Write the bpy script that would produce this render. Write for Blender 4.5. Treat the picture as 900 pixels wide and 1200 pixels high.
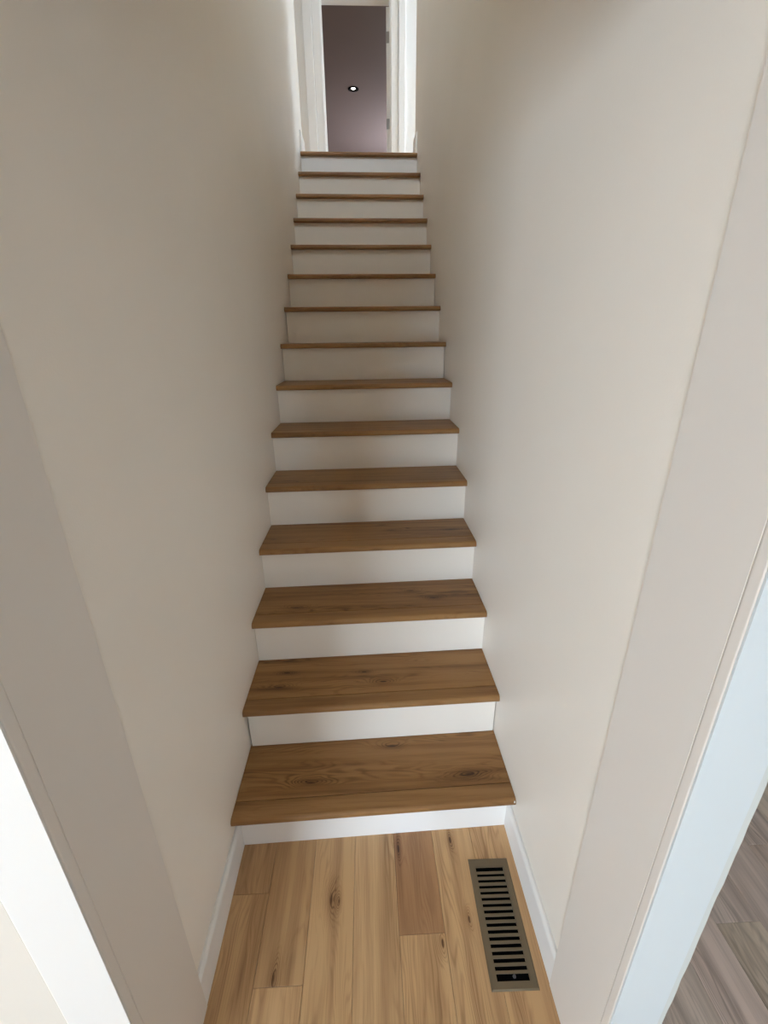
import bpy, bmesh, math, random
from mathutils import Vector, Matrix
for o in list(bpy.data.objects):
    bpy.data.objects.remove(o)
SC = bpy.context.scene
COL = SC.collection

# ------------------------------------------------------------------ camera
PITCH, YAW, ROLL = 0.37737, 0.0374, -0.0119
fwd = Vector((math.sin(YAW) * math.cos(PITCH), math.cos(YAW) * math.cos(PITCH), -math.sin(PITCH)))
rgt = Vector((math.cos(YAW), -math.sin(YAW), 0))
upv = rgt.cross(fwd)
r2 = math.cos(ROLL) * rgt + math.sin(ROLL) * upv
u2 = -math.sin(ROLL) * rgt + math.cos(ROLL) * upv
cam_d = bpy.data.cameras.new('camera')
cam = bpy.data.objects.new('camera', cam_d)
COL.objects.link(cam)
M = Matrix((r2, u2, -fwd)).transposed().to_4x4()
M.translation = Vector((0.00077, -0.9673, 1.57749))
cam.matrix_world = M
cam_d.sensor_fit = 'VERTICAL'
cam_d.sensor_height = 24.0
cam_d.lens = 24.0 * 520.0 / 1200.0
cam_d.clip_start = 0.02
SC.camera = cam

# ------------------------------------------------------------------ world, sun, exposure
SC.view_settings.view_transform = 'Standard'
SC.view_settings.look = 'None'
SC.view_settings.gamma = 1.0
SC.view_settings.use_curve_mapping = False
SC.view_settings.exposure = 2.45
SC.cycles.max_bounces = 16
SC.cycles.diffuse_bounces = 12
SC.cycles.glossy_bounces = 4
SC.cycles.caustics_reflective = False
SC.cycles.caustics_refractive = False
SC.cycles.sample_clamp_indirect = 6.0

world = bpy.data.worlds.new('daylight_sky')
SC.world = world
world.use_nodes = True
bg = world.node_tree.nodes['Background']
bg.inputs['Color'].default_value = (0.72, 0.86, 1.0, 1)
bg.inputs['Strength'].default_value = 4.0

sun_d = bpy.data.lights.new('sun', 'SUN')
sun_d.energy = 5.0
sun_d.color = (1.0, 0.93, 0.82)
sun_d.angle = math.radians(1.0)
sun = bpy.data.objects.new('sun', sun_d)
COL.objects.link(sun)
sun.rotation_euler = Vector((0.10, 0.55, -0.83)).to_track_quat('-Z', 'Y').to_euler()


def portal(name, loc, size_x, size_y, normal):
    """light portal in a window opening: guides sampling of the sky, gives no light of its own"""
    d = bpy.data.lights.new(name, 'AREA')
    d.shape = 'RECTANGLE'
    d.size, d.size_y = size_x, size_y
    d.cycles.is_portal = True
    o = bpy.data.objects.new(name, d)
    COL.objects.link(o)
    o.location = loc
    o.rotation_euler = Vector(normal).to_track_quat('-Z', 'Y').to_euler()
    return o


# ------------------------------------------------------------------ measures
HW = 0.455            # half width of the stair between the walls
RISE, RUN = 0.195, 0.2329
Z1 = -0.0161          # first riser is a little lower (new floor laid over)
TT = 0.0248           # tread thickness
NOSE = 0.0329         # overhang of the nosing
SKEW = 0.0263         # the flight stands slightly askew between the walls
NST = 15
ZL = NST * RISE + Z1  # upper landing level
CEIL_LOW = 2.44
CEIL_UP = ZL + 2.44
Y_TOPEND = 3.47       # stair walls end here on the upper landing
Y_DOOR = 5.555
rnd = random.Random(7)

# ------------------------------------------------------------------ materials


def new_mat(name):
    m = bpy.data.materials.new(name)
    m.use_nodes = True
    return m, m.node_tree, m.node_tree.nodes['Principled BSDF']


def paint(name, col, rough=0.5, bump=0.0, bscale=220.0, spec=0.5, mottle=0.03):
    m, nt, b = new_mat(name)
    b.inputs['Roughness'].default_value = rough
    b.inputs['Specular IOR Level'].default_value = spec
    tc = nt.nodes.new('ShaderNodeTexCoord')
    n = nt.nodes.new('ShaderNodeTexNoise')
    n.inputs['Scale'].default_value = 2.3
    n.inputs['Detail'].default_value = 4
    nt.links.new(tc.outputs['Object'], n.inputs['Vector'])
    mx = nt.nodes.new('ShaderNodeMix')
    mx.data_type = 'RGBA'
    mx.inputs['A'].default_value = (col[0] * (1 - mottle), col[1] * (1 - mottle), col[2] * (1 - mottle * 1.3), 1)
    mx.inputs['B'].default_value = (min(1, col[0] * (1 + mottle)), min(1, col[1] * (1 + mottle)), min(1, col[2] * (1 + mottle)), 1)
    nt.links.new(n.outputs['Fac'], mx.inputs['Factor'])
    nt.links.new(mx.outputs['Result'], b.inputs['Base Color'])
    if bump:
        n2 = nt.nodes.new('ShaderNodeTexNoise')
        n2.inputs['Scale'].default_value = bscale
        n2.inputs['Detail'].default_value = 2
        nt.links.new(tc.outputs['Object'], n2.inputs['Vector'])
        bp = nt.nodes.new('ShaderNodeBump')
        bp.inputs['Strength'].default_value = bump
        bp.inputs['Distance'].default_value = 0.002
        nt.links.new(n2.outputs['Fac'], bp.inputs['Height'])
        nt.links.new(bp.outputs['Normal'], b.inputs['Normal'])
    return m


def wood(name, axis, knots=(), light=(0.60, 0.39, 0.205), dark=(0.25, 0.135, 0.06), rough=0.42, red=0.35, lines=1.0, streaky=2.4):
    """printed oak plank: grain along local axis 0 (x) or 1 (y); knots given in local (x, y)"""
    m, nt, b = new_mat(name)
    N, L = nt.nodes, nt.links

    def math_(op, a, c=None, d=None):
        n = N.new('ShaderNodeMath')
        n.operation = op
        for i, v in enumerate((a, c, d)):
            if v is None:
                continue
            if isinstance(v, (int, float)):
                n.inputs[i].default_value = v
            else:
                L.new(v, n.inputs[i])
        return n.outputs[0]
    tc = N.new('ShaderNodeTexCoord')
    sep = N.new('ShaderNodeSeparateXYZ')
    L.new(tc.outputs['Object'], sep.inputs[0])
    oi = N.new('ShaderNodeObjectInfo')
    seed = math_('MULTIPLY', oi.outputs['Random'], 37.0)
    u, v = (sep.outputs[0], sep.outputs[1]) if axis == 0 else (sep.outputs[1], sep.outputs[0])

    def noise(su, sv, detail, off=0.0, distort=0.0):
        cb = N.new('ShaderNodeCombineXYZ')
        L.new(math_('MULTIPLY', u, su), cb.inputs[0])
        L.new(math_('MULTIPLY', v, sv), cb.inputs[1])
        L.new(math_('ADD', seed, off), cb.inputs[2])
        n = N.new('ShaderNodeTexNoise')
        n.inputs['Scale'].default_value = 1.0
        n.inputs['Detail'].default_value = detail
        n.inputs['Distortion'].default_value = distort
        L.new(cb.outputs[0], n.inputs['Vector'])
        return n.outputs['Fac']
    broad = noise(1.3, 9.0, 3)
    streak = noise(1.6, 34.0, 4, 3.1)
    fibre = noise(9.0, 420.0, 3, 5.7)
    field = math_('ADD', math_('MULTIPLY', v, 7.0), math_('MULTIPLY', broad, 2.4))
    core = halo = None
    wob = noise(14.0, 30.0, 2, 8.8)
    for kn in knots:
        ku, kv = (kn[0], kn[1]) if axis == 0 else (kn[1], kn[0])
        sz = kn[2] if len(kn) > 2 else 1.0
        du = math_('DIVIDE', math_('SUBTRACT', u, ku), 0.062 * sz)
        dv = math_('DIVIDE', math_('SUBTRACT', v, kv), 0.019 * sz)
        rr = math_('ADD', math_('MULTIPLY', du, du), math_('MULTIPLY', dv, dv))
        rr = math_('MULTIPLY', rr, math_('ADD', math_('MULTIPLY', wob, 1.6), 0.2))
        g = math_('EXPONENT', math_('MULTIPLY', rr, -1.0))
        field = math_('ADD', field, math_('MULTIPLY', g, 0.55))
        c0 = math_('EXPONENT', math_('MULTIPLY', rr, -9.0))
        halo = g if halo is None else math_('MAXIMUM', halo, g)
        c1 = math_('MULTIPLY', g, 0.34)
        c0 = math_('MAXIMUM', c0, c1)
        core = c0 if core is None else math_('MAXIMUM', core, c0)
    rings = math_('SINE', math_('MULTIPLY', field, 62.0))
    rings = math_('POWER', math_('MULTIPLY_ADD', rings, 0.5, 0.5), 2.5)
    mod = noise(2.2, 14.0, 2, 11.0)
    mod = math_('MULTIPLY', math_('MAXIMUM', math_('SUBTRACT', mod, 0.40), 0.0), 3.4)
    if halo is not None:
        mod = math_('MAXIMUM', mod, math_('MULTIPLY', halo, 1.3))
    f = math_('MULTIPLY', math_('MULTIPLY', rings, mod), 0.62 * lines)
    f = math_('ADD', f, math_('MULTIPLY', math_('SUBTRACT', streak, 0.46), streaky))
    f = math_('ADD', f, math_('MULTIPLY', math_('SUBTRACT', broad, 0.5), 0.9))
    f = math_('ADD', f, math_('MULTIPLY', math_('SUBTRACT', fibre, 0.5), 0.55))
    f = math_('ADD', f, 0.12)
    if core is not None:
        f = math_('ADD', f, math_('MULTIPLY', core, 1.15))
    ramp = N.new('ShaderNodeValToRGB')
    e = ramp.color_ramp.elements
    e[0].position = 0.0
    e[0].color = (*light, 1)
    e[1].position = 0.7
    e[1].color = (*dark, 1)
    deep = e.new(1.0)
    deep.color = (dark[0] * 0.40, dark[1] * 0.34, dark[2] * 0.32, 1)
    mid = e.new(0.315)
    mid.color = (0.55 * light[0] + 0.45 * dark[0] + 0.015 * red, 0.55 * light[1] + 0.45 * dark[1] - 0.006 * red, 0.55 * light[2] + 0.45 * dark[2] - 0.006 * red, 1)
    L.new(math_('MULTIPLY', f, 0.7), ramp.inputs['Fac'])
    mul = N.new('ShaderNodeMix')
    mul.data_type = 'RGBA'
    mul.blend_type = 'MULTIPLY'
    mul.inputs['Factor'].default_value = 1.0
    L.new(ramp.outputs['Color'], mul.inputs['A'])
    L.new(oi.outputs['Color'], mul.inputs['B'])
    L.new(mul.outputs['Result'], b.inputs['Base Color'])
    b.inputs['Roughness'].default_value = rough
    b.inputs['Specular IOR Level'].default_value = 0.4
    bp = N.new('ShaderNodeBump')
    bp.inputs['Strength'].default_value = 0.12
    bp.inputs['Distance'].default_value = 0.0006
    bp.invert = True
    L.new(f, bp.inputs['Height'])
    L.new(bp.outputs['Normal'], b.inputs['Normal'])
    return m


WALL = (0.83, 0.785, 0.72)
M_wall = paint('warm_white_wall_paint', WALL, 0.48, bump=0.10, bscale=260)
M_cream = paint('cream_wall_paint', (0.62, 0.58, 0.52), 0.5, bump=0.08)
M_trim = paint('white_trim_paint', (0.80, 0.80, 0.79), 0.38, bump=0.05, bscale=90, mottle=0.015)
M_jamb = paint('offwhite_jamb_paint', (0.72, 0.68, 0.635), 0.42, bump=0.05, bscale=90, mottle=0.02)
M_riser = paint('offwhite_riser_paint', (0.87, 0.835, 0.775), 0.5, bump=0.08, bscale=70, mottle=0.03)
M_white = paint('fresh_white_paint', (0.88, 0.88, 0.87), 0.42, bump=0.05, bscale=70, mottle=0.015)
M_face_sky = paint('sky_tinted_casing_paint', (0.635, 0.69, 0.71), 0.45, bump=0.05, bscale=70, mottle=0.015)  # casing white with the bluish sky reflection mixed into its colour
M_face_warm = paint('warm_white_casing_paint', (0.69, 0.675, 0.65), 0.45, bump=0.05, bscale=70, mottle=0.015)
M_edge = paint('grey_white_edge_paint', (0.60, 0.63, 0.61), 0.5, mottle=0.03)
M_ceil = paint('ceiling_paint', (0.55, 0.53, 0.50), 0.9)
M_room = paint('grey_green_room_paint', (0.30, 0.30, 0.27), 0.6)
M_mauve = paint('dull_mauve_paint', (0.195, 0.138, 0.125), 0.45, bump=0.05)
M_dark = paint('black_void', (0.012, 0.012, 0.012), 0.8)
M_tread = wood('oak_tread', 0, light=(0.33, 0.175, 0.062), dark=(0.13, 0.06, 0.018))
M_nosing = wood('oak_nosing', 0, light=(0.32, 0.172, 0.064), dark=(0.14, 0.066, 0.022), lines=0.4)
M_plank = wood('oak_plank', 1, lines=0.7, streaky=1.7)
M_plank_grey = wood('grey_oak_plank', 1, light=(0.86, 0.73, 0.63), dark=(0.42, 0.33, 0.27), red=0.1)
M_floorbase = paint('floor_underlay', (0.06, 0.04, 0.025), 0.9)


def metal(name, col, rough, metallic=1.0):
    m, nt, b = new_mat(name)
    b.inputs['Base Color'].default_value = (*col, 1)
    b.inputs['Metallic'].default_value = metallic
    b.inputs['Roughness'].default_value = rough
    tc = nt.nodes.new('ShaderNodeTexCoord')
    n = nt.nodes.new('ShaderNodeTexNoise')
    n.inputs['Scale'].default_value = 60
    nt.links.new(tc.outputs['Object'], n.inputs['Vector'])
    mr = nt.nodes.new('ShaderNodeMapRange')
    mr.inputs['To Min'].default_value = rough - 0.06
    mr.inputs['To Max'].default_value = rough + 0.06
    nt.links.new(n.outputs['Fac'], mr.inputs['Value'])
    nt.links.new(mr.outputs['Result'], b.inputs['Roughness'])
    return m


M_bronze = metal('brushed_bronze', (0.20, 0.157, 0.100), 0.45, 0.6)
M_blackmetal = metal('black_sheet_metal', (0.012, 0.012, 0.013), 0.5, 0.3)
M_matblack = metal('matt_black_trim', (0.006, 0.006, 0.006), 0.7, 0.0)
M_pitch = paint('pitch_black_coating', (0.002, 0.002, 0.002), 0.9, spec=0.05)
M_knob = metal('grey_plastic_knob', (0.09, 0.09, 0.10), 0.4, 0.0)
M_hinge = metal('dull_steel', (0.30, 0.29, 0.28), 0.4, 1.0)
M_lens, _nt, _b = new_mat('lit_lamp_lens')
_b.inputs['Emission Color'].default_value = (1.0, 0.93, 0.82, 1)
_b.inputs['Emission Strength'].default_value = 4.0

# ------------------------------------------------------------------ mesh helpers


def link(name, bm, mat, parent=None, loc=(0, 0, 0), smooth=False):
    me = bpy.data.meshes.new(name)
    bmesh.ops.recalc_face_normals(bm, faces=bm.faces)
    bm.to_mesh(me)
    bm.free()
    if smooth:
        for p in me.polygons:
            p.use_smooth = True
    me.materials.append(mat)
    o = bpy.data.objects.new(name, me)
    COL.objects.link(o)
    o.location = loc
    if parent is not None:
        o.parent = parent
    return o


def box_bm(x0, x1, y0, y1, z0, z1, bevel=0.0, seg=1, bm=None):
    own = bm is None
    if own:
        bm = bmesh.new()
    vs = [bm.verts.new((x, y, z)) for x in (x0, x1) for y in (y0, y1) for z in (z0, z1)]
    for f in ((0, 1, 3, 2), (4, 6, 7, 5), (0, 4, 5, 1), (2, 3, 7, 6), (0, 2, 6, 4), (1, 5, 7, 3)):
        bm.faces.new([vs[i] for i in f])
    if bevel and own:
        bmesh.ops.bevel(bm, geom=bm.edges[:], offset=bevel, segments=seg, affect='EDGES', profile=0.5)
    return bm


def box(name, x0, x1, y0, y1, z0, z1, mat, parent=None, bevel=0.0, seg=1):
    """box in world coordinates; the object's origin is the box centre"""
    c = Vector(((x0 + x1) / 2, (y0 + y1) / 2, (z0 + z1) / 2))
    bm = box_bm(x0 - c.x, x1 - c.x, y0 - c.y, y1 - c.y, z0 - c.z, z1 - c.z, bevel, seg)
    off = world_loc(parent)
    return link(name, bm, mat, parent, c - off)


def world_loc(o):
    v = Vector((0, 0, 0))
    while o is not None:
        v += o.location
        o = o.parent
    return v


def extrude_x(name, prof, x0, x1, mat, parent=None, origin=(0, 0, 0), skew=0.0, smooth=False):
    """profile [(y, z)] extruded along x; y is sheared by skew * x; world coordinates"""
    o = Vector(origin)
    bm = bmesh.new()
    a = [bm.verts.new((x0 - o.x, y + skew * x0 - o.y, z - o.z)) for y, z in prof]
    b = [bm.verts.new((x1 - o.x, y + skew * x1 - o.y, z - o.z)) for y, z in prof]
    n = len(prof)
    for i in range(n):
        bm.faces.new((a[i], a[(i + 1) % n], b[(i + 1) % n], b[i]))
    bm.faces.new(a[::-1])
    bm.faces.new(b)
    ob = link(name, bm, mat, parent, o - world_loc(parent))
    if smooth:
        for p in ob.data.polygons:
            p.use_smooth = len(p.vertices) == 4
        try:
            ob.data.set_sharp_from_angle(angle=math.radians(40))
        except Exception:
            pass
    return ob


def extrude_y(name, prof, y0, y1, mat, parent=None, s0=0.0, s1=0.0):
    """profile [(x, z)] extruded along y; ends sheared by s0/s1 * x"""
    bm = bmesh.new()
    a = [bm.verts.new((x, y0 + s0 * x, z)) for x, z in prof]
    b = [bm.verts.new((x, y1 + s1 * x, z)) for x, z in prof]
    n = len(prof)
    for i in range(n):
        bm.faces.new((a[i], a[(i + 1) % n], b[(i + 1) % n], b[i]))
    bm.faces.new(a[::-1])
    bm.faces.new(b)
    return link(name, bm, mat, parent, -world_loc(parent))


def extrude_z(name, prof, z0, z1, mat, parent=None, smooth=False):
    bm = bmesh.new()
    a = [bm.verts.new((x, y, z0)) for x, y in prof]
    b = [bm.verts.new((x, y, z1)) for x, y in prof]
    n = len(prof)
    for i in range(n):
        bm.faces.new((a[i], a[(i + 1) % n], b[(i + 1) % n], b[i]))
    bm.faces.new(a[::-1])
    bm.faces.new(b)
    ob = link(name, bm, mat, parent, -world_loc(parent))
    if smooth:
        for p in ob.data.polygons:
            p.use_smooth = len(p.vertices) == 4
        ob.data.set_sharp_from_angle(angle=math.radians(35))
    return ob


def struct(o, label=None):
    o['kind'] = 'structure'
    if label:
        o['label'] = label
    return o


def empty(name, loc):
    o = bpy.data.objects.new(name, None)
    COL.objects.link(o)
    o.location = loc
    o.empty_display_size = 0.1
    return o


def wall_with_hole_y(name, x0, x1, y0, y1, z0, z1, hx0, hx1, hz0, hz1, mat):
    """wall lying in an xz plane (thickness y0..y1) with one rectangular hole"""
    bm = bmesh.new()
    for a in ((x0, hx0, z0, z1), (hx1, x1, z0, z1), (hx0, hx1, z0, hz0), (hx0, hx1, hz1, z1)):
        if a[1] - a[0] > 1e-5 and a[3] - a[2] > 1e-5:
            box_bm(a[0], a[1], y0, y1, a[2], a[3], bm=bm)
    return struct(link(name, bm, mat))


def wall_with_hole_x(name, x0, x1, y0, y1, z0, z1, hy0, hy1, hz0, hz1, mat):
    bm = bmesh.new()
    for a in ((y0, hy0, z0, z1), (hy1, y1, z0, z1), (hy0, hy1, z0, hz0), (hy0, hy1, hz1, z1)):
        if a[1] - a[0] > 1e-5 and a[3] - a[2] > 1e-5:
            box_bm(x0, x1, a[0], a[1], a[2], a[3], bm=bm)
    return struct(link(name, bm, mat))


def window_y(name, hx0, hx1, hz0, hz1, y, label):
    """sash window frame set in a hole of a wall in an xz plane"""
    w = empty(name, ((hx0 + hx1) / 2, y, hz0))
    struct(w, label)
    t = 0.045
    box('frame_rail', hx0, hx1, y - .03, y + .03, hz0, hz0 + t, M_trim, w)
    box('frame_rail', hx0, hx1, y - .03, y + .03, hz1 - t, hz1, M_trim, w)
    box('frame_stile', hx0, hx0 + t, y - .03, y + .03, hz0 + t, hz1 - t, M_trim, w)
    box('frame_stile', hx1 - t, hx1, y - .03, y + .03, hz0 + t, hz1 - t, M_trim, w)
    zm = (hz0 + hz1) / 2
    box('meeting_rail', hx0 + t, hx1 - t, y - .02, y + .02, zm - .02, zm + .02, M_trim, w)


def window_x(name, hy0, hy1, hz0, hz1, x, label):
    w = empty(name, (x, (hy0 + hy1) / 2, hz0))
    struct(w, label)
    t = 0.045
    box('frame_rail', x - .03, x + .03, hy0, hy1, hz0, hz0 + t, M_trim, w)
    box('frame_rail', x - .03, x + .03, hy0, hy1, hz1 - t, hz1, M_trim, w)
    box('frame_stile', x - .03, x + .03, hy0, hy0 + t, hz0 + t, hz1 - t, M_trim, w)
    box('frame_stile', x - .03, x + .03, hy1 - t, hy1, hz0 + t, hz1 - t, M_trim, w)
    zm = (hz0 + hz1) / 2
    box('meeting_rail', x - .02, x + .02, hy0 + t, hy1 - t, zm - .02, zm + .02, M_trim, w)


# ------------------------------------------------------------------ the setting: lower storey
RX0, RX1, RY0, RY1 = -4.0, 3.0, -4.5, 2.3     # room in front of the stair, open to the right
JY = -0.557                                    # near face of the stair opening
JFAR = -0.362                                  # far edge of the jamb boards

struct(box('wall_left', -0.565, -HW, JY + 0.017, Y_TOPEND, -0.02, CEIL_UP, M_wall), 'warm off-white wall along the left of the stair')
struct(box('wall_right', HW, 0.532, JY + 0.004, Y_TOPEND, -0.02, CEIL_UP, M_wall), 'warm off-white wall along the right of the stair')
# front wall of the room, left of the opening (faces the room behind the viewer)
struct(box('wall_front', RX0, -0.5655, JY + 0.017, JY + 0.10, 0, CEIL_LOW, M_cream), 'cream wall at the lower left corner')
# header over the opening
WIN_ADDED = (-0.28, 0.28, 3.80, 4.70)  # added opening, put in to bring daylight onto the upper risers
wall_with_hole_y('wall_header', -HW + 0.001, HW - 0.001, 0.30, 0.40, CEIL_LOW, CEIL_UP, *WIN_ADDED, M_wall)
window_y('added_window_6', *WIN_ADDED, 0.35, 'small white window added high over the foot of the stair to light the upper steps')
portal('added_portal_6', ((WIN_ADDED[0] + WIN_ADDED[1]) / 2, 0.29, (WIN_ADDED[2] + WIN_ADDED[3]) / 2), WIN_ADDED[1] - WIN_ADDED[0], WIN_ADDED[3] - WIN_ADDED[2], (0, 1, 0))
# head of the cased opening at the foot of the stair
struct(box('wall_over_opening', -HW + 0.0003, HW - 0.0003, JY + 0.02, JFAR - 0.02, 2.07, CEIL_LOW, M_wall))
# room shell behind the viewer
WIN1 = (-3.80, -1.40, 0.10, 2.05)
wall_with_hole_y('wall_back_left', RX0, 0.0, RY0 - 0.12, RY0, 0, CEIL_LOW, *WIN1, M_room)
window_y('window_1', *WIN1, RY0 - 0.06, 'white sash window behind the viewer on the left')
portal('window_portal_1', ((WIN1[0] + WIN1[1]) / 2, RY0 - 0.13, (WIN1[2] + WIN1[3]) / 2), WIN1[1] - WIN1[0], WIN1[3] - WIN1[2], (0, 1, 0))
WIN2 = (1.80, 2.35, 0.60, 1.90)
wall_with_hole_y('wall_back_right', 0.0, RX1, RY0 - 0.12, RY0, 0, CEIL_LOW, *WIN2, M_room)
window_y('window_2', *WIN2, RY0 - 0.06, 'white sash window behind the viewer on the right')
portal('window_portal_2', ((WIN2[0] + WIN2[1]) / 2, RY0 - 0.13, (WIN2[2] + WIN2[3]) / 2), WIN2[1] - WIN2[0], WIN2[3] - WIN2[2], (0, 1, 0))
struct(box('wall_far_left', RX0 - 0.1, RX0, RY0, JY + 0.10, 0, CEIL_LOW, M_room))
struct(box('wall_far_right', RX1, RX1 + 0.12, RY0, RY1, 0, CEIL_LOW, M_room))
struct(box('wall_side_room', 0.5465, RX1 + 0.12, RY1, RY1 + 0.1, 0, CEIL_LOW, M_room))
bm = bmesh.new()
box_bm(RX0 - 0.1, RX1 + 0.12, RY0 - 0.12, JY, CEIL_LOW, CEIL_LOW + 0.2, bm=bm)
box_bm(-HW, HW, JY, 0.30, CEIL_LOW, CEIL_LOW + 0.2, bm=bm)
box_bm(0.532, RX1 + 0.12, JY, RY1 + 0.1, CEIL_LOW, CEIL_LOW + 0.2, bm=bm)
struct(link('ceiling', bm, M_ceil), 'white ceiling of the lower storey')

struct(box('wall_under_stair', -HW, HW, Y_TOPEND - 0.11, Y_TOPEND, 0, ZL - 0.241, M_dark))
# floor: a base slab carrying oak planks laid along the direction of the stair
floor = struct(box('floor', RX0 - 0.1, RX1 + 0.12, RY0 - 0.12, Y_TOPEND + 0.1, -0.15, -0.0085, M_floorbase), 'oak plank floor')
PW = 0.13
GAP = 0.0007


def plank(x0, x1, y0, y1, mat, tint):
    o = box('plank', x0 + GAP / 2, x1 - GAP / 2, y0 + GAP / 2, y1 - GAP / 2, -0.008, 0.0, mat, floor, bevel=0.0009)
    o.color = (tint[0], tint[1], tint[2], 1)
    return o


def tint_rand(lo=0.88, hi=1.08):
    t = rnd.uniform(lo, hi)
    return (t, t * rnd.uniform(0.97, 1.01), t * rnd.uniform(0.93, 1.02))


XA = 0.057
Y_RISER = 0.0 + NOSE          # first riser face
Y_PEND = Y_RISER + 0.012
YNEAR = -1.75
# joints known from the photograph, column index counted from the seam at x = 0.057
known = {0: [(-0.243, Y_PEND + .03, (0.70, 0.60, 0.56)), (-1.3, -0.243, (1.04, 1.02, 0.98))],
         -1: [(-0.98, Y_PEND + .03, (1.06, 1.07, 1.06)), ],
         -2: [(-1.15, Y_PEND + .03, (1.00, 0.99, 0.95))],
         -3: [(-0.335, Y_PEND + .03, (0.92, 0.90, 0.86)), (-1.5, -0.335, (1.07, 1.06, 1.03))],
         -4: [(-0.122, Y_PEND + .03, (0.90, 0.88, 0.85)), (-1.3, -0.122, (0.96, 0.94, 0.90))],
         1: [(-0.86, Y_PEND + .03, (1.03, 1.02, 0.98))],
         2: [(-1.05, Y_PEND + .03, (0.98, 0.95, 0.90))]}
KNOT_ABS = {(-2, 0): [(-0.142, -0.148, 0.9), (-0.118, -0.153, 0.5)], (-3, 0): [(-0.283, -0.318, 0.8)],
            (0, 0): [(0.070, -0.015, 0.6)], (0, 1): [(0.176, -0.265, 0.7)], (1, 0): [(0.246, 0.005, 0.6), (0.262, -0.215, 0.5)]}
for c in range(-9, 18):
    x0 = XA + c * PW
    x1 = x0 + PW
    if c in known:
        for j, (ya, yb, t) in enumerate(known[c]):
            kn = [(kx - (x0 + x1) / 2, ky - (ya + yb) / 2, ks) for kx, ky, ks in KNOT_ABS.get((c, j), [])]
            mat = wood('oak_plank_knots', 1, kn, lines=0.8, streaky=1.7) if kn else M_plank
            plank(max(x0, -0.4545), min(x1, 0.4545) if x0 < 0.45 else x1, ya, yb, mat, t)
        ylast = known[c][-1][0]
        if ylast > YNEAR:
            plank(x0, x1, YNEAR, ylast, M_plank, tint_rand())
    elif c == 3:
        plank(x0, x1, YNEAR, JY - 0.003, M_plank, tint_rand())
    elif c > 3:
        y = YNEAR
        ytop = 1.6
        first = True
        while y < ytop - 0.05:
            y2 = min(ytop, y + (rnd.uniform(0.25, 1.2) if first else 1.22))
            first = False
            plank(max(x0, 0.548), x1, y, y2, M_plank_grey, tint_rand(0.92, 1.06))
            y = y2
    else:
        plank(x0, x1, YNEAR, JY + 0.012, M_plank, tint_rand())
# remaining floor of the rooms, out of view of the planks laid one by one
for nm, a in (('floor_boards', (RX0 - 0.1, RX1 + 0.1, RY0 - 0.1, YNEAR)), ('floor_boards', (XA + 18 * PW, RX1 + 0.1, YNEAR, RY1)),
              ('floor_boards', (0.5465, XA + 18 * PW, 1.6, RY1)), ('floor_boards', (RX0 - 0.1, XA - 9 * PW, YNEAR, JY + 0.012))):
    box(nm, *a, -0.008, 0.0, M_plank, floor)

# jamb trim of the stair opening, one set each side
for sgn, nm, side in ((-1, 'trim_1', 'left'), (1, 'trim_2', 'right')):
    xi = 0.440
    tr = struct(empty(nm, (sgn * 0.45, JY, 0)), 'painted white opening trim at the foot of the stair, %s side' % side)
    xa, xb = sorted((sgn * xi, sgn * (HW - 0.0002)))
    box('jamb_board', xa, xb, -0.5335, JFAR, 0.0, CEIL_LOW - 0.001, M_jamb, tr, bevel=0.0012)
    # corner bead with a rounded edge
    prof = []
    b0, b1 = -0.5325, JY + 0.0036
    rr = 0.006
    pts = [(HW - 0.0002, b0)]
    for k in range(5):
        a = math.radians(90 * k / 4)
        pts.append((xi - 0.0022 + rr * (1 - math.sin(a)), b0 - 0.0 - rr * (1 - math.cos(a))))
    for k in range(5):
        a = math.radians(90 * k / 4)
        pts.append((xi - 0.0022 + 0.003 * (1 - math.cos(a)), b1 + 0.003 * (1 - math.sin(a))))
    pts.append((HW - 0.0002, b1))
    extrude_z('corner_bead', [(sgn * x, y) for x, y in pts], 0.0, CEIL_LOW - 0.001, M_jamb, tr)
    if sgn < 0:
        extrude_z('face_casing', [(-0.4385, JY), (-0.5405, JY), (-0.5415, JY + 0.001), (-0.5415, JY + 0.0165), (-0.4553, JY + 0.0165), (-0.4553, JY + 0.0033), (-0.4385, JY + 0.0033)], 0.0, CEIL_LOW - 0.001, M_face_warm, tr)
    else:
        box('face_casing', 0.4385, 0.5320, JY, JY + 0.0033, 0.0, CEIL_LOW - 0.001, M_face_sky, tr)
        # casing board on the side-room face: its edge shows, brushed on unevenly
        bm = bmesh.new()
        zs = [i * 0.035 for i in range(int(CEIL_LOW / 0.035))] + [CEIL_LOW - 0.001]
        ring = []
        for z in zs:
            e_ = 0.5465 + rnd.uniform(-0.0011, 0.0011)
            ring.append([bm.verts.new(p) for p in ((0.5325, JY + 0.001, z), (e_ - 0.003, JY + 0.001, z), (e_, JY + 0.005, z), (e_, -0.43, z), (0.5325, -0.43, z))])
        for r0, r1 in zip(ring, ring[1:]):
            for i in range(5):
                bm.faces.new((r0[i], r0[(i + 1) % 5], r1[(i + 1) % 5], r1[i]))
        bm.faces.new(ring[0][::-1])
        bm.faces.new(ring[-1])
        link('side_casing', bm, M_edge, tr, -world_loc(tr))

trh = struct(box('trim_3', -0.4375, 0.4375, JY, JFAR, 2.045, 2.0695, M_jamb, None, bevel=0.0012), 'painted head board over the opening at the foot of the stair')

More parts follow.
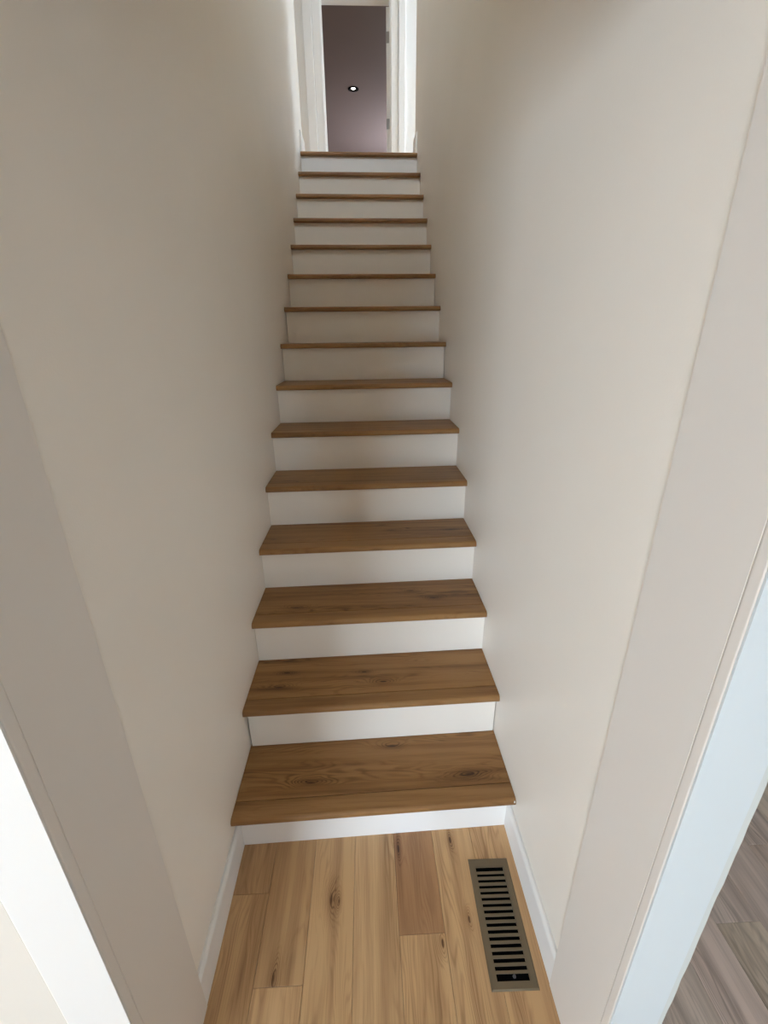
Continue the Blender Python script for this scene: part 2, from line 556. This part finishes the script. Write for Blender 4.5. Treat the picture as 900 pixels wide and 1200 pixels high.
# baseboards beside the lower landing
BBH, BBT = 0.113, 0.0135
for sgn, nm in ((-1, 'baseboard_left'), (1, 'baseboard_right')):
    prof = [(HW - 0.0005, 0.0), (HW - BBT, 0.0), (HW - BBT, BBH - 0.012), (HW - BBT + 0.003, BBH - 0.004), (HW - BBT + 0.007, BBH), (HW - 0.0005, BBH)]
    struct(extrude_y(nm, [(sgn * x, z) for x, z in prof], JFAR + 0.0005, Y_RISER - 0.0005, M_trim, None, 0.0, SKEW),
           'white baseboard on the %s of the lower landing' % ('left' if sgn < 0 else 'right'))

# ------------------------------------------------------------------ the setting: upper storey
HX0, HX1 = -2.0, 2.9
upper = struct(box('floor_upper', HX0 - 0.1, HX1 + 0.1, 3.34, Y_DOOR + 0.12, ZL - 0.24, ZL - 0.001, M_plank), 'oak floor of the upper landing')
DX0, DX1, DZ = -0.390, 0.384, ZL + 2.09
bm = bmesh.new()
for a in ((HX0, DX0, ZL, CEIL_UP), (DX1, HX1, ZL, CEIL_UP), (DX0, DX1, DZ, CEIL_UP)):
    box_bm(a[0], a[1], Y_DOOR + 0.012, Y_DOOR + 0.12, a[2], a[3], bm=bm)
struct(link('wall_landing', bm, M_trim), 'white wall around the doorway at the top of the stair')
HWIN = (4.42, 5.45, ZL + 0.6, ZL + 2.2)
wall_with_hole_x('wall_landing_right', HX1, HX1 + 0.12, Y_TOPEND - 0.11, Y_DOOR + 0.12, ZL, CEIL_UP, *HWIN, M_wall)
window_x('window_3', *HWIN, HX1 + 0.06, 'white sash window at the right end of the upper landing')
portal('window_portal_3', (HX1 + 0.13, (HWIN[0] + HWIN[1]) / 2, (HWIN[2] + HWIN[3]) / 2), HWIN[3] - HWIN[2], HWIN[1] - HWIN[0], (-1, 0, 0))
struct(box('wall_landing_left', HX0 - 0.1, HX0, Y_TOPEND - 0.11, Y_DOOR + 0.12, ZL, CEIL_UP, M_wall))
struct(box('wall_stair_back_right', 0.5325, HX1 + 0.12, Y_TOPEND - 0.11, Y_TOPEND, ZL - 0.2, CEIL_UP, M_wall))
struct(box('wall_stair_back_left', HX0 - 0.1, -0.5655, Y_TOPEND - 0.11, Y_TOPEND, ZL - 0.2, CEIL_UP, M_wall))
struct(box('ceiling_upper', HX0 - 0.1, HX1 + 0.12, -0.90, Y_DOOR + 0.12, CEIL_UP, CEIL_UP + 0.1, M_ceil), 'white ceiling over the stair and upper landing, run out as an added eave')  # near end runs past the header as an added eave that blocks sun
# baseboards of the upper landing that start at the top nosing
for sgn, nm in ((-1, 'baseboard_upper_left'), (1, 'baseboard_upper_right')):
    prof = [(HW - 0.0005, 0.0), (HW - 0.016, 0.0), (HW - 0.016, 0.125), (HW - 0.010, 0.138), (HW - 0.0005, 0.138)]
    struct(extrude_y(nm, [(sgn * x, z + ZL) for x, z in prof], 3.285, Y_TOPEND, M_trim, None, SKEW, 0.0),
           'short white baseboard on the %s at the top of the stair' % ('left' if sgn < 0 else 'right'))
# mauve room behind the door
MX0, MX1, MY1 = -2.0, 1.7, 11.7
M0 = Y_DOOR + 0.12
struct(box('wall_mauve_back', MX0, MX1, MY1, MY1 + 0.1, ZL, CEIL_UP, M_mauve), 'dull mauve wall seen through the doorway')
struct(box('wall_mauve_left', MX0 - 0.1, MX0, M0, MY1 + 0.1, ZL, CEIL_UP, M_mauve))
MWIN = (9.35, 11.1, ZL + 0.7, ZL + 2.38)
wall_with_hole_x('wall_mauve_right', MX1, MX1 + 0.12, M0, MY1 + 0.1, ZL, CEIL_UP, *MWIN, M_mauve)
window_x('window_4', *MWIN, MX1 + 0.06, 'white sash window of the mauve room')
portal('window_portal_4', (MX1 + 0.13, (MWIN[0] + MWIN[1]) / 2, (MWIN[2] + MWIN[3]) / 2), MWIN[3] - MWIN[2], MWIN[1] - MWIN[0], (-1, 0, 0))
struct(box('floor_mauve_room', MX0 - 0.1, MX1 + 0.12, M0, MY1 + 0.1, ZL - 0.2, ZL - 0.001, M_plank))
DLX, DLY, DLR = -0.071, 8.36, 0.066
bm = bmesh.new()
# ceiling of that room with a round cut-out for the downlight
n = 32
ci = [bm.verts.new((DLX + DLR * math.cos(2 * math.pi * i / n), DLY + DLR * math.sin(2 * math.pi * i / n), CEIL_UP)) for i in range(n)]
cor = []
for i in range(n):
    a = 2 * math.pi * i / n
    dx, dy = math.cos(a), math.sin(a)
    tx = ((MX1 + .12 - DLX) / dx if dx > 1e-9 else (MX0 - .1 - DLX) / dx if dx < -1e-9 else 1e9)
    ty = ((MY1 + .1 - DLY) / dy if dy > 1e-9 else (M0 - DLY) / dy if dy < -1e-9 else 1e9)
    t = min(tx, ty)
    cor.append(bm.verts.new((DLX + dx * t, DLY + dy * t, CEIL_UP)))
for i in range(n):
    j = (i + 1) % n
    bm.faces.new((ci[i], ci[j], cor[j], cor[i]))
for cx in (MX0 - .1, MX1 + .12):
    for cy in (M0, MY1 + .1):
        best = sorted(cor, key=lambda v: (v.co.x - cx) ** 2 + (v.co.y - cy) ** 2)
        a1 = [v for v in best if abs(v.co.x - cx) < 1e-4][:1]
        a2 = [v for v in best if abs(v.co.y - cy) < 1e-4 and v not in a1][:1]
        if a1 and a2:
            bm.faces.new((a1[0], a2[0], bm.verts.new((cx, cy, CEIL_UP))))
struct(link('ceiling_mauve', bm, M_mauve), 'dull mauve ceiling seen through the doorway')

# ------------------------------------------------------------------ door at the top
door = struct(empty('door_1', (0, Y_DOOR, ZL)), 'white framed doorway at the top of the stair')
for sgn, xin, xmid, xout, tag in ((-1, -DX0, 0.487, 0.585, 'left'), (1, DX1, 0.470, 0.548, 'right')):
    for nm, xa, xb, yf in (('inner_casing', xin, xmid - 0.003, Y_DOOR), ('outer_casing', xmid, xout, Y_DOOR - 0.012)):
        a, b = sorted((sgn * xa, sgn * xb))
        box(nm, a, b, yf, Y_DOOR + 0.0125, ZL, DZ + 0.09, M_trim, door, bevel=0.004, seg=2)
    a, b = sorted((sgn * (xin - 0.004), sgn * (xin + 0.0)))
    a, b = sorted((sgn * xin, sgn * (xin - 0.006)))
    box('jamb', a, b, Y_DOOR + 0.006, Y_DOOR + 0.125, ZL, DZ, M_trim, door)
    a, b = sorted((sgn * (xin - 0.006), sgn * (xin - 0.016)))
    box('door_stop', a, b, Y_DOOR + 0.03, Y_DOOR + 0.06, ZL, DZ, M_trim, door)
box('head_casing', DX0 + 0.0005, DX1 - 0.0005, Y_DOOR, Y_DOOR + 0.0125, DZ, DZ + 0.09, M_trim, door, bevel=0.003)
box('head_jamb', DX0 + 0.006, DX1 - 0.006, Y_DOOR + 0.006, Y_DOOR + 0.125, DZ - 0.012, DZ, M_trim, door)
# open leaf, hinged on the right jamb, swung into the mauve room
ang = math.radians(100)
leaf_w, leaf_t, leaf_h = 0.76, 0.036, 2.072
bm = box_bm(0, leaf_w, -leaf_t, 0, 0.01, leaf_h, 0.0015)
leaf = link('leaf', bm, M_trim, door, Vector((DX1 - 0.010, Y_DOOR + 0.128, 0)) - Vector((0, Y_DOOR, 0)))
leaf.location.z = 0
leaf.rotation_euler = (0, 0, math.radians(180 - 100))
leaf.location = (DX1 - 0.0455, 0.128, 0)
for p0, p1, q0, q1 in ((0.11, 0.34, 0.2, 0.85), (0.42, 0.65, 0.2, 0.85), (0.11, 0.34, 1.0, 1.85), (0.42, 0.65, 1.0, 1.85)):
    for ys in (-leaf_t - 0.004, -0.002):
        bm = box_bm(p0, p1, ys, ys + 0.006, q0, q1, 0.0025)
        link('panel', bm, M_trim, leaf)
for hz in (0.22, 1.03, 1.815):
    bm = box_bm(-0.002, 0.0005, -leaf_t + 0.002, 0.005, hz - 0.05, hz + 0.05)
    link('hinge', bm, M_hinge, leaf)
for s in (-1, 1):
    bm = bmesh.new()
    bmesh.ops.create_uvsphere(bm, u_segments=16, v_segments=10, radius=0.026)
    bmesh.ops.translate(bm, verts=bm.verts, vec=(leaf_w - 0.065, -leaf_t / 2 + s * 0.055, 0.95))
    bmesh.ops.create_cone(bm, segments=12, radius1=0.012, radius2=0.012, depth=0.04, matrix=Matrix.Translation((leaf_w - 0.065, -leaf_t / 2 + s * 0.032, 0.95)) @ Matrix.Rotation(math.pi / 2, 4, 'X'))
    link('knob', bm, M_hinge, leaf, smooth=True)

# ------------------------------------------------------------------ downlight in the mauve ceiling
dl = empty('recessed_downlight', (DLX, DLY, CEIL_UP))
dl['label'] = 'small round recessed ceiling light with black trim, seen through the doorway'
dl['category'] = 'ceiling light'


def lathe(name, prof, mat, parent, n=32, smooth=True):
    bm = bmesh.new()
    rings = []
    for r, z in prof:
        rings.append([bm.verts.new((r * math.cos(2 * math.pi * i / n), r * math.sin(2 * math.pi * i / n), z)) for i in range(n)])
    for a, b in zip(rings, rings[1:]):
        for i in range(n):
            j = (i + 1) % n
            bm.faces.new((a[i], a[j], b[j], b[i]))
    return link(name, bm, mat, parent, smooth=smooth)


lathe('trim_ring', [(0.088, -0.0002), (0.088, -0.005), (0.060, -0.010), (0.060, 0.0)], M_pitch, dl)
lathe('baffle', [(0.0605, 0.0), (0.057, 0.035), (0.050, 0.055), (0.0005, 0.056)], M_pitch, dl)
lathe('lens', [(0.036, 0.0555), (0.036, 0.022), (0.030, 0.006), (0.018, -0.002), (0.0005, -0.004)], M_lens, dl)

# ------------------------------------------------------------------ staircase
st = empty('staircase', (0, 0, 0))
st['label'] = 'straight narrow staircase with brown oak treads and white risers between two walls'
st['category'] = 'staircase'
TW = HW - 0.0012
KN_T = {1: [(0.064, 0.229, 1.0), (0.323, 0.103, 1.15), (-0.218, 0.099, 1.0)],
        2: [(-0.345, 0.336, 1.0), (0.040, 0.345, 0.9), (-0.03, 0.40, 0.55), (-0.33, 0.41, 0.6)],
        3: [(-0.30, 0.56, 0.9), (0.17, 0.66, 0.7), (0.26, 0.60, 0.8)],
        4: [(0.10, 0.86, 0.6), (0.06, 0.92, 0.6), (0.37, 0.85, 0.8)]}
yoff = {1: -0.009, 2: 0.001, 3: 0.004, 4: 0.002}
# dark slits left beside some risers: (left, right) in metres
gaps = {2: (0.0062, 0.0044), 3: (0.0020, 0.0008), 4: (0.0012, 0.0008), 7: (0.0008, 0.0014), 8: (0.0045, 0.0040), 9: (0.0050, 0.0018), 10: (0.0024, 0.0020), 11: (0.0022, 0.0012)}
for k in range(1, NST + 1):
    yf = (k - 1) * RUN + yoff.get(k, 0.0)
    zt = k * RISE + Z1
    seam = yf + (0.060 + 0.004 * math.sin(k * 2.1))
    yb = (k * RUN + NOSE) + 0.014
    # riser below this tread
    yr = (k - 1) * RUN + NOSE
    zb = 0.0005 if k == 1 else (k - 1) * RISE + Z1 + 0.0006
    gl, gr = gaps.get(k, (0.0006, 0.0006))
    rm = M_white if k in (1, 15) else M_riser
    extrude_x('riser', [(yr, zb), (yr, zt - TT - 0.0004), (yr + 0.012, zt - TT - 0.0004), (yr + 0.012, zb)], -HW + gl, HW - gr, rm, st, skew=SKEW)
    # bullnose profile
    pr = [(seam - 0.0014, zt - TT), ]
    rb, rt = 0.007, 0.013
    for i in range(5):
        a = math.radians(90 * i / 4)
        pr.append((yf + rb * (1 - math.sin(a)), zt - TT + rb * (1 - math.cos(a))))
    for i in range(7):
        a = math.radians(90 * i / 6)
        pr.append((yf + rt * (1 - math.cos(a)), zt - rt * (1 - math.sin(a))))
    pr += [(seam - 0.0022, zt), (seam - 0.0014, zt - 0.0008)]
    if k < NST:
        kn = [(x, y - (seam + yb) / 2, s) for x, y, s in KN_T.get(k, [])]
        mt = wood('oak_tread_knots', 0, kn, light=(0.33, 0.175, 0.062), dark=(0.13, 0.06, 0.018)) if kn else M_tread
        org = (0, (seam + yb) / 2, zt)
        tr = extrude_x('tread', [(seam + 0.0010, zt - TT), (seam + 0.0010, zt - 0.0008), (seam + 0.0018, zt), (yb, zt), (yb, zt - TT)], -TW, TW, mt, st, origin=org, skew=SKEW)
        t = rnd.uniform(0.94, 1.06)
        tr.color = (t, t * rnd.uniform(0.98, 1.01), t * rnd.uniform(0.96, 1.02), 1)
        ns = extrude_x('nosing', pr, -TW, TW, M_nosing, tr, origin=(0, yf, zt), skew=SKEW, smooth=True)
        t = rnd.uniform(0.96, 1.08)
        ns.color = (t, t, t, 1)
        if k == 1:
            bm = bmesh.new()
            bmesh.ops.create_icosphere(bm, subdivisions=2, radius=0.0045, matrix=Matrix.Diagonal((0.7, 1.3, 1.0, 1)))
            for v in bm.verts:
                v.co += Vector((rnd.uniform(-1, 1), rnd.uniform(-1, 1), rnd.uniform(-1, 1))) * 0.0007
            ch = link('paint_drip', bm, M_white, tr, Vector((HW - 0.006, yf + SKEW * HW + 0.004, zt - 0.009)) - Vector(org))
            ch['label'] = 'white paint drip on the right end of the nosing'
    else:
        ns = extrude_x('landing_nosing', pr, -TW, TW, M_nosing, st, origin=(0, yf, zt), skew=SKEW, smooth=True)

# ------------------------------------------------------------------ floor register
vent = empty('floor_register', (0.3525, -0.2155, 0.0))
vent.rotation_euler = (0, 0, math.radians(-1.1))
vent['label'] = 'long bronze metal floor vent with black slots beside the right baseboard'
vent['category'] = 'floor vent'
VW, VL = 0.0628, 0.1565
SW = 0.0435
slots = [(-0.0897, 0.012)] + [(-0.1065 - 0.01572 * i, 0.0076 + 0.00008 * i) for i in range(15)] + [(-0.345, 0.0150)]
slots = [(y + 0.2155 - 0.001, h) for y, h in slots]
zt, zb_ = 0.0032, 0.0004
# rim with bevelled outer edge: four mitred sides
inner_y0 = slots[-1][0] - slots[-1][1] / 2
inner_y1 = slots[0][0] + slots[0][1] / 2
bm = bmesh.new()
lv = []
for x, y0, y1, z in ((VW, -VL, VL, 0.0002), (VW - 0.0035, -VL + 0.0035, VL - 0.0035, zt), (SW, inner_y0, inner_y1, zt), (SW, inner_y0, inner_y1, -0.0002)):
    lv.append([bm.verts.new(p) for p in ((-x, y0, z), (x, y0, z), (x, y1, z), (-x, y1, z))])
for a, b in zip(lv, lv[1:]):
    for i in range(4):
        bm.faces.new((a[i], a[(i + 1) % 4], b[(i + 1) % 4], b[i]))
link('rim', bm, M_bronze, vent)
bars = []
for (ya, ha), (yb, hb) in zip(slots, slots[1:]):
    bars.append((yb + hb / 2, ya - ha / 2))
for y0, y1 in bars:
    bm = box_bm(-SW - 0.0004, SW + 0.0004, -(y1 - y0) / 2, (y1 - y0) / 2, -0.0022, zt - 0.0003, 0.0006)
    link('slat', bm, M_bronze, vent, (0, (y0 + y1) / 2, 0))
bm = box_bm(-SW + 0.0005, SW - 0.0005, inner_y0 + 0.0005, inner_y1 - 0.0005, 0.0001, 0.0004)
link('damper_plate', bm, M_pitch, vent)
bm = bmesh.new()
bmesh.ops.create_cone(bm, cap_ends=True, segments=16, radius1=0.0042, radius2=0.0034, depth=0.005)
kn = link('lever_knob', bm, M_knob, vent, (0.004, slots[-1][0] + 0.002, 0.0030))
